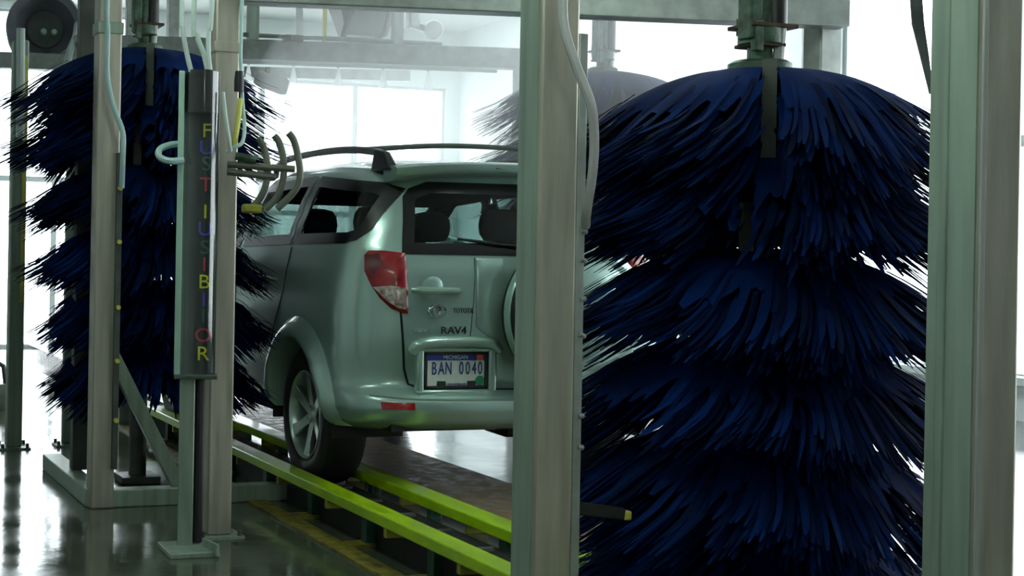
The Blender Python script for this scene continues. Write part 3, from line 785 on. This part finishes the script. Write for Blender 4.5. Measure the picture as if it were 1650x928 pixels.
for i, (ch, x) in enumerate((('B', -.112), ('A', -.074), ('N', -.036), ('0', .032), ('0', .066), ('4', .100), ('0', .132))):
    text('character', ch, .088, pc + Vector((x-.004, fy-.001, .006)), (1, 0, 0), (0, 0, 1), 'plate_ink', pl, .001, .56)
text('lettering', 'MICHIGAN', .027, pc + Vector((-.005, fy-.003, .061)), (1, 0, 0), (0, 0, 1), 'plate_white', pl, .001, 1.0)
text('lettering', 'www.michigan.gov', .017, pc + Vector((.004, fy-.003, -.066)), (1, 0, 0), (0, 0, 1), 'plate_ink', pl, .001, .78)
# spare wheel
so = K(.19, -.02, .93)
sw = MB().lathe([(.20, -.01), (.33, .0), (.352, .03), (.36, .06), (.36, .15), (.35, .185), (.33, .20), (.2, .205)], so, (0, -1, 0), 56).build('spare_tire', 'black_rubber', car)
MB().lathe([(.325, .190), (.338, .205), (.335, .222), (.315, .236), (.29, .240), (.265, .238), (.255, .246), (.15, .262), (.06, .266), (0, .266)], so, (0, -1, 0), 56).build('spare_cover', 'paint_cover', sw)
MB().lathe([(.36, .075), (.368, .08), (.368, .125), (.36, .13)], so, (0, -1, 0), 56).build('cover_band', 'paint_cover', sw)
MB().lathe([(0, .252), (.011, .252), (.013, .23)], so + Vector((-.235, 0, .155)), (0, -1, 0), 12).build('cover_lock', 'trim_dark', sw)
MB().box(K(.19, .0, .93), (.3, .06, .3)).build('spare_mount', 'trim_dark', car)
# wiper, mirrors, door handles
wp = hit(proj_rear, (.16, 1.235), .02)
MB().tube([wp, wp + Vector((-.3, .012, .02)), wp + Vector((-.52, .02, .045))], [.016, .010, .006], 8).build('rear_wiper', 'trim_dark', car)
for s in (-1, 1):
    MB().lathe([(0, .16), (.06, .15), (.09, .10), (.10, .05), (.10, 0), (0, 0)], K(s*.90, 2.72, 1.22), (s, .12, 0), 16).build('door_mirror', 'paint', car)
    for y in (1.15, 2.0):
        MB().tube([K(s*.885, y, 1.05), K(s*.925, y+.03, 1.055), K(s*.925, y+.17, 1.055), K(s*.885, y+.2, 1.05)], .013, 8).build('door_handle', 'paint', car)
    MB().box(K(s*.62, 4.13, .82), (.34, .22, .15)).build('headlight', 'lamp_clear', car, bevel=.05)
MB().box(K(0, 4.24, .80), (.9, .1, .16)).build('grille', 'trim_dark', car, bevel=.03)

# ================================================================== LETTER TUBE
tb = P(322, 607, 6.21)
tz0, tz1 = P(322, 607, 6.21).z, P(322, 118, 6.21).z
tx, ty = tb.x + .002, tb.y
fd = Vector((-tx, -ty, 0)).normalized(); sd = Vector((-fd.y, fd.x, 0)); sd = sd if sd.x > 0 else -sd     # towards the viewer / to the right
lt = thing('letter_tube', 'clear upright letter tube with coloured letters and black cap on a green stand', 'sign', (tx, ty, 0))
C0 = Vector((tx, ty, 0))
def q3(a_, f_, z): return C0 + sd*a_ + fd*f_ + Vector((0, 0, z))
ang = math.atan2(sd.y, sd.x)
MB().box(q3(.0, -.062, (tz0+tz1)/2), (.17, .012, tz1-tz0), ang).build('back_panel', 'case_back', lt)
MB().box(q3(-.083, -.02, (tz0+tz1)/2), (.026, .075, tz1-tz0), ang).build('edge_strip', 'case_edge', lt, bevel=.003)
n = 20; V = []; FC = []
for i in range(n+1):
    a_ = PI*i/n
    for z in (tz0, tz1): V.append(q3(.008+.078*math.cos(a_), -.03 + .078*math.sin(a_), z))
FC = [(2*i, 2*i+2, 2*i+3, 2*i+1) for i in range(n)]
finish('clear_cover', V, FC, 'case_glass', lt)
MB().lathe([(0, 0), (.074, 0), (.074, .185), (0, .185)], q3(.008, -.03, tz1-.180), (0, 0, 1), 28).build('top_cap', 'black', lt)
MB().box(q3(0, -.02, tz0-.008), (.19, .11, .016), ang).build('bottom_plate', 'steel_dark', lt, bevel=.003)
for (s, y, m) in (('F', 212, 'letter_yellow'), ('U', 240, 'letter_blue'), ('S', 266, 'letter_green'), ('T', 300, 'letter_red'), ('I', 344, 'letter_yellow'), ('U', 372, 'letter_blue'), ('S', 402, 'letter_green'),
                  ('I', 430, 'letter_red'), ('B', 458, 'letter_yellow'), ('I', 487, 'letter_blue'), ('I', 514, 'letter_green'), ('O', 545, 'letter_red'), ('R', 575, 'letter_yellow')):
    z = P(332, y, 6.2).z
    text('letter', s, .088, q3(.030, -.050, z), sd, (0, 0, 1), m, lt, .003, 1.1)
MB().box(q3(-.035, -.03, tz0/2), (.068, .068, tz0-.02), ang).build('stand_post', 'case_edge' if False else 'steel_green', lt, bevel=.005)
MB().tube([q3(.02, -.05, tz0-.02), q3(.02, -.05, .03)], .022, 10).build('drain_pipe', 'black', lt)
MB().box(q3(-.02, .03, .012), (.22, .26, .024), ang+.25).build('base_plate', 'steel_green', lt, bevel=.004)
MB().bar(q3(.05, .0, .03), q3(.11, .16, .035), .012, .05).build('gusset', 'steel_green', lt)
# hoses over the tube
def hose(name, pts, r, m, label): return single(MB().tube(spline([P(*p) for p in pts], 7), r, 8).build(name, m), label, 'hose')
hose('hose', [(276, -380, 6.2), (279, 0, 6.2), (282, 50, 6.2), (290, 90, 6.2), (298, 119, 6.2)], .011, 'hose_white', 'leftmost of three pale hoses entering the black tube cap')
hose('hose', [(302, -380, 6.22), (299, 20, 6.22), (305, 60, 6.22), (318, 92, 6.22), (325, 119, 6.22)], .012, 'hose_white', 'middle of three pale hoses entering the black tube cap')
hose('hose', [(336, -380, 6.2), (328, 10, 6.2), (324, 50, 6.2), (325, 90, 6.2), (329, 119, 6.2)], .011, 'hose_white', 'rightmost of three pale hoses entering the black tube cap')
hose('hose', [(374, -380, 6.3), (376, 40, 6.3), (378, 110, 6.3), (382, 160, 6.3), (387, 205, 6.28), (384, 230, 6.26), (372, 238, 6.24), (360, 246, 6.24)], .009, 'hose_teal', 'thin teal hose along the right side of the post behind the letter tube')
hose('hose', [(290, 236, 6.28), (270, 238, 6.24), (252, 246, 6.2), (252, 258, 6.17), (268, 264, 6.15), (290, 262, 6.18)], .015, 'hose_teal', 'teal hose looped out at the left edge of the letter tube')
hose('hose', [(350, 150, 6.2), (356, 190, 6.2), (362, 222, 6.2), (366, 245, 6.22)], .010, 'hose_white', 'short white hose between letter tube and post')
hose('hose', [(379, 160, 6.29), (377, 190, 6.28), (374, 215, 6.27), (371, 240, 6.27)], .013, 'hose_yellow', 'short yellow hose clipped to the post behind the letter tube')
single(MB().lathe([(0, .09), (.018, .09), (.022, .05), (.022, 0), (0, 0)], P(376, 148, 6.3), n=12).build('hose_coupling', 'black'), 'black hose coupling high on the post behind the letter tube', 'coupling')

# ================================================================== BENT TUBE RACK
rk = thing('bent_tube_rack', 'rack of three curved steel tubes on arms reaching toward the car', 'rack', P(372, 268, 6.25))
for (x0, y0, x1, y1) in ((362, 266, 470, 270), (362, 278, 440, 284)):
    MB().tube([P(x0, y0, 6.3), P(x1, y1, 6.34)], .016, 10).build('arm', 'tube_olive', rk)
MB().tube([P(374, 252, 6.3), P(408, 257, 6.3)], .018, 10).build('valve', 'machine_green', rk)
for k, dx in enumerate((0, 26, 52)):
    dz = k*.0
    pts = [(409, 222), (417, 232), (424, 252), (427, 275), (424, 300), (414, 322), (398, 338)]
    e = k*.35
    pp = [P(x + dx + (14 if k == 2 and j < 3 else 0)*(-.2) + (0 if k < 2 else (-6 if j > 4 else 0)), y - 5*k*(1 if j < 3 else .3), 6.34) for j, (x, y) in enumerate(pts)]
    MB().tube(spline(pp, 5), .016, 10).build('curved_tube', 'tube_olive', rk)
MB().box(P(404, 336, 6.34), (.09, .05, .04)).build('end_block', 'rail_yellow_old', rk, bevel=.01)

# ================================================================== SPRAY ARCH
s0, s1 = P(388, 105, 10.5), P(677, 105, 10.5)
sd_ = (s1-s0); step = sd_/4
arch = thing('spray_arch', 'grey spray beam with nozzles across the lane beyond the car', 'spray arch', (s0.x, s0.y, .11))
ba, bb = P(175, 82, 10.5), P(838, 80, 10.5)
MB().bar(ba, bb, .14, .15).build('beam', 'galv', arch, bevel=.008)
MB().tube([P(372, 99, 10.42), P(790, 99, 10.42)], .02, 8).build('spray_pipe', 'conduit', arch)
MB().tube([P(372, 56, 10.5), P(700, 60, 10.5)], .018, 8).build('top_pipe', 'galv', arch)
for px, wd, m in ((395, .075, 'steel_green'), (470, .04, 'conduit'), (511, .025, 'hose_yellow'), (628, .07, 'galv')):
    q = P(px, 68, 10.5); MB().box((q.x, q.y, (q.z+ZC)/2), (wd, wd, ZC-q.z)).build('hanger', m, arch)
for px in (455, 465): 
    MB().box(P(px, 60, 10.4), (.09, .08, .05)).build('clamp', 'rust', arch, bevel=.006)
for px in (200, 832):
    q = P(px, 82, 10.5); MB().box((q.x, q.y, (q.z)/2), (.11, .11, q.z)).build('leg', 'galv', arch)
for i in range(5):
    c = s0 + step*i; c.y -= .03
    MB().lathe([(.0, .05), (.018, .05), (.018, .02), (.010, 0), (0, 0)], c, n=10).build('nozzle', 'black', arch)
labs = ['leftmost fan of water spray under the grey beam', 'second fan of water spray from the left under the beam', 'middle fan of water spray under the grey beam', 'second fan of water spray from the right under the beam', 'rightmost fan of water spray under the grey beam']
for i in range(5):
    c = s0 + step*i; c.y -= .03; V = []; FC = []
    n = 10; k = 20; hgt = 1.3
    sw_ = .30 + .05*R.random()
    for j in range(n+1):
        u = j/n; hw_ = .006 + sw_*u**.9*hgt*.55; dp = .004 + .035*u
        for q in range(k):
            a_ = 2*PI*q/k
            V.append(c + step.normalized()*hw_*math.cos(a_) + Vector((0, 1, 0))*dp*math.sin(a_) + Vector((0, 0, -hgt*u)))
    FC = [(j*k+q, j*k+(q+1) % k, (j+1)*k+(q+1) % k, (j+1)*k+q) for j in range(n) for q in range(k)]
    single(finish('water_spray', V, FC, 'spray'), labs[i], 'water spray', 'fans of water spray')

# ================================================================== BACKGROUND MACHINERY
q = P(60, 60, 12)
bw = thing('dryer_blower', 'large grey round blower with dark intake at the upper left', 'blower', (q.x, q.y, q.z-.33), None)
d = (Vector((0, 0, q.z)) - q).normalized()
MB().lathe([(.10, -.04), (.16, -.02), (.22, .10), (.25, .16), (.31, .17), (.325, .12), (.325, -.25), (0, -.25)], q, d, 40).build('housing', 'blower_grey', bw)
MB().lathe([(0, .0), (.15, .0), (.155, -.06), (0, -.06)], q + d*.0, d, 24).build('intake', 'steel_dark', bw)
for s in (-.03, .06):
    MB().lathe([(0, .06), (.022, .06), (.03, .0)], q + Vector((s+.02, 0, -.02)) + d*.01, d, 12).build('motor_bolt', 'case_edge', bw)
MB().bar(q + Vector((-.3, -.1, -.27)), q + Vector((.35, -.16, -.29)), .03, .03).build('yellow_strap', 'hose_yellow', bw)
g0, g1 = P(-60, 112, 11.6), P(172, 112, 11.6)
gb = thing('blower_beam', 'grey beam under the round blower at the upper left', 'beam', g0)
MB().bar(g0, g1, .12, .13).build('beam_tube', 'galv', gb, bevel=.006)
for px in (150, -55):
    q = P(px, 112, 11.6); MB().box((q.x, q.y, (q.z + ZC)/2), (.09, .09, ZC - q.z)).build('hanger', 'galv', gb)
for (px, lab, wd) in ((196, 'thin steel upright just right of the large left post', .06), (266, 'steel upright rising behind the left brush motor', .09)):
    q = P(px, 60, 11.6); single(MB().box((q.x, q.y, (2.6+ZC)/2), (wd, wd, ZC-2.6)).build('upright', 'galv', bevel=.004), lab, 'post')
q = P(145, 90, 11.2)
single(MB().lathe([(0, .14), (.13, .14), (.19, .10), (.21, .0), (.19, -.12), (.10, -.16), (0, -.16)], q, (0, 0, 1), 24).build('duct_elbow', 'galv'), 'rounded grey duct behind the large left post', 'duct')
hose('hose', [(112, 50, 11.85), (110, 70, 11.3), (102, 92, 11.0), (97, 120, 11.0), (94, 150, 11.0)], .03, 'hose_white', 'curved white pipe beside the round blower')
g0, g1 = P(383, 117, 12.2), P(650, 114, 12.2)
single(MB().bar(g0, g1, .1, .09).build('rear_beam', 'galv'), 'hazy lower beam just behind the spray nozzles', 'beam')
q = P(430, 132, 12.2); md = thing('drive_motor', 'dark drive motor under the beam behind the left spray fans', 'motor', q)
MB().lathe([(0, -.16), (.06, -.16), (.075, -.12), (.075, .10), (.06, .14), (0, .14)], q, (1, -.2, -.35), 20).build('motor_body', 'steel_dark', md)
MB().box(q + Vector((-.03, 0, .07)), (.10, .08, .12)).build('mount', 'rust', md, bevel=.008)
# hanging air nozzle
q = P(572, 54, 11.2); nz = thing('air_nozzle', 'dark funnel-shaped dryer nozzle hanging above the spray beam', 'nozzle', q)
V = [q + Vector((x, y, z)) for z, w_, dp in ((0, .17, .10), (.30, .27, .16), (.85, .30, .2)) for x, y in ((-w_, -dp), (w_, -dp), (w_, dp), (-w_, dp))]
FC = [(i*4+j, i*4+(j+1) % 4, i*4+4+(j+1) % 4, i*4+4+j) for i in range(2) for j in range(4)] + [(3, 2, 1, 0), (8, 9, 10, 11)]
finish('funnel', V, FC, 'steel_dark', nz, bevel=.02)
MB().bar(q + Vector((0, 0, .85)), (q.x, q.y, ZC), .12, .12).build('duct', 'galv', nz)
hose('hose', [(560, 0, 11.0), (550, 25, 11.0), (543, 45, 11.0), (540, 60, 11.0)], .025, 'black', 'black hose in front of the dryer nozzle')
hose('hose', [(617, -10, 11.0), (613, 20, 11.0), (606, 45, 11.0), (592, 60, 11.0)], .022, 'steel_dark', 'dark hose right of the dryer nozzle')
q = P(685, 38, 11.5); bl_ = thing('pipe_bracket', 'grey bracket with round disc hanging right of the dryer nozzle', 'bracket', q)
MB().lathe([(0, .05), (.07, .05), (.08, .03), (.08, -.03), (0, -.05)], q, (-.2, -1, 0), 24).build('disc', 'galv', bl_)
w0 = P(652, 22, 11.5)
MB().bar((w0.x, w0.y, w0.z-.07), (w0.x, w0.y, ZC), .10, .10).build('stem', 'galv', bl_, bevel=.02)
MB().bar(w0 + Vector((0, 0, -.05)), q + Vector((-.04, 0, 0)), .05, .05).build('link', 'galv', bl_)
# exit machinery seen low on the left
for (px0, py0, px1, py1, lab) in ((8, 640, 22, 690, 'small dark floor clutter at the far left by the slim post'),):
    q = P(14, 672, Z=.0)
    cl = thing('floor_drum', 'small grey drum on the floor at the far left edge', 'drum', q)
    MB().lathe([(0, 0), (.09, 0), (.10, .03), (.10, .16), (.08, .20), (0, .20)], q, (0, 0, 1), 20).build('drum_body', 'galv', cl)
    MB().tube([q + Vector((.02, 0, .2)), q + Vector((.0, 0, .34)), q + Vector((-.1, 0, .40))], .02, 8).build('spout', 'steel_dark', cl)
# conduits and strap on the right
for px, lab in ((1283, 'left of two thin pale conduits beside the far gantry post'), (1291, 'right of two thin pale conduits beside the far gantry post')):
    q = P(px, 60, X=XR-.05); single(MB().tube([(q.x, q.y, .11), (q.x, q.y, ZC)], .022, 8).build('conduit', 'conduit'), lab, 'conduit')
st = []
for (px, py, wd) in ((1440, -240, .05), (1466, 0, .055), (1478, 50, .04), (1487, 90, .026), (1491, 112, .014)):
    q = P(px, py, 8.0); st.append((q, wd))
V = []; 
for q, wd in st: V += [q + Vector((-wd/2, wd*.3, 0)), q + Vector((wd/2, -wd*.3, 0)), q + Vector((wd/2+.004, -wd*.3+.01, 0)), q + Vector((-wd/2+.004, wd*.3+.01, 0))]
FC = [(i*4+j, i*4+(j+1) % 4, i*4+4+(j+1) % 4, i*4+4+j) for i in range(len(st)-1) for j in range(4)]
single(finish('strap', V, FC, 'steel_dark'), 'dark tapering strap hanging before the bright window at right', 'strap')
# sensor on the middle post
q0, q1 = P(958, 795, 4.0), P(1018, 806, 4.05)
sn = thing('photo_sensor', 'small black sensor arm with yellow tip low beside the middle post', 'sensor', q0)
MB().bar(q0 - Vector((.06, 0, 0)), q1, .03, .035).build('arm', 'black', sn, bevel=.004)
MB().box(P(1024, 808, 4.05), (.024, .024, .026)).build('tip', 'hose_yellow', sn, bevel=.004)

# ================================================================== MIST
m = bpy.data.materials.new('mist'); m.use_nodes = True; nt = m.node_tree; nt.nodes.clear()
vsn = nt.nodes.new('ShaderNodeVolumeScatter'); vsn.inputs['Color'].default_value = (1, 1, 1, 1); vsn.inputs['Density'].default_value = .23; vsn.inputs['Anisotropy'].default_value = .6
o = nt.nodes.new('ShaderNodeOutputMaterial'); nt.links.new(vsn.outputs[0], o.inputs['Volume']); MT['mist'] = m
MISTON = True
if MISTON:
    mb = MB(); c = Vector((4.75, 8.7, 2.35)); n = 24; k = 12
    for i in range(k+1):
        th = -PI/2 + PI*i/k
        for j in range(n):
            a_ = 2*PI*j/n
            mb.V.append(c + Vector((1.8*math.cos(a_)*max(.02, math.cos(th))**.6, 2.0*math.sin(a_)*max(.02, math.cos(th))**.6, .8*math.sin(th))))
    mb.F = [(i*n+j, i*n+(j+1) % n, (i+1)*n+(j+1) % n, (i+1)*n+j) for i in range(k) for j in range(n)] + [tuple(range(n))[::-1], tuple(k*n+j for j in range(n))]
    mo = mb.build('mist_cloud', 'mist'); prop(mo, 'pale cloud of water mist hanging around the spray beam beyond the car', 'mist', kind='stuff')
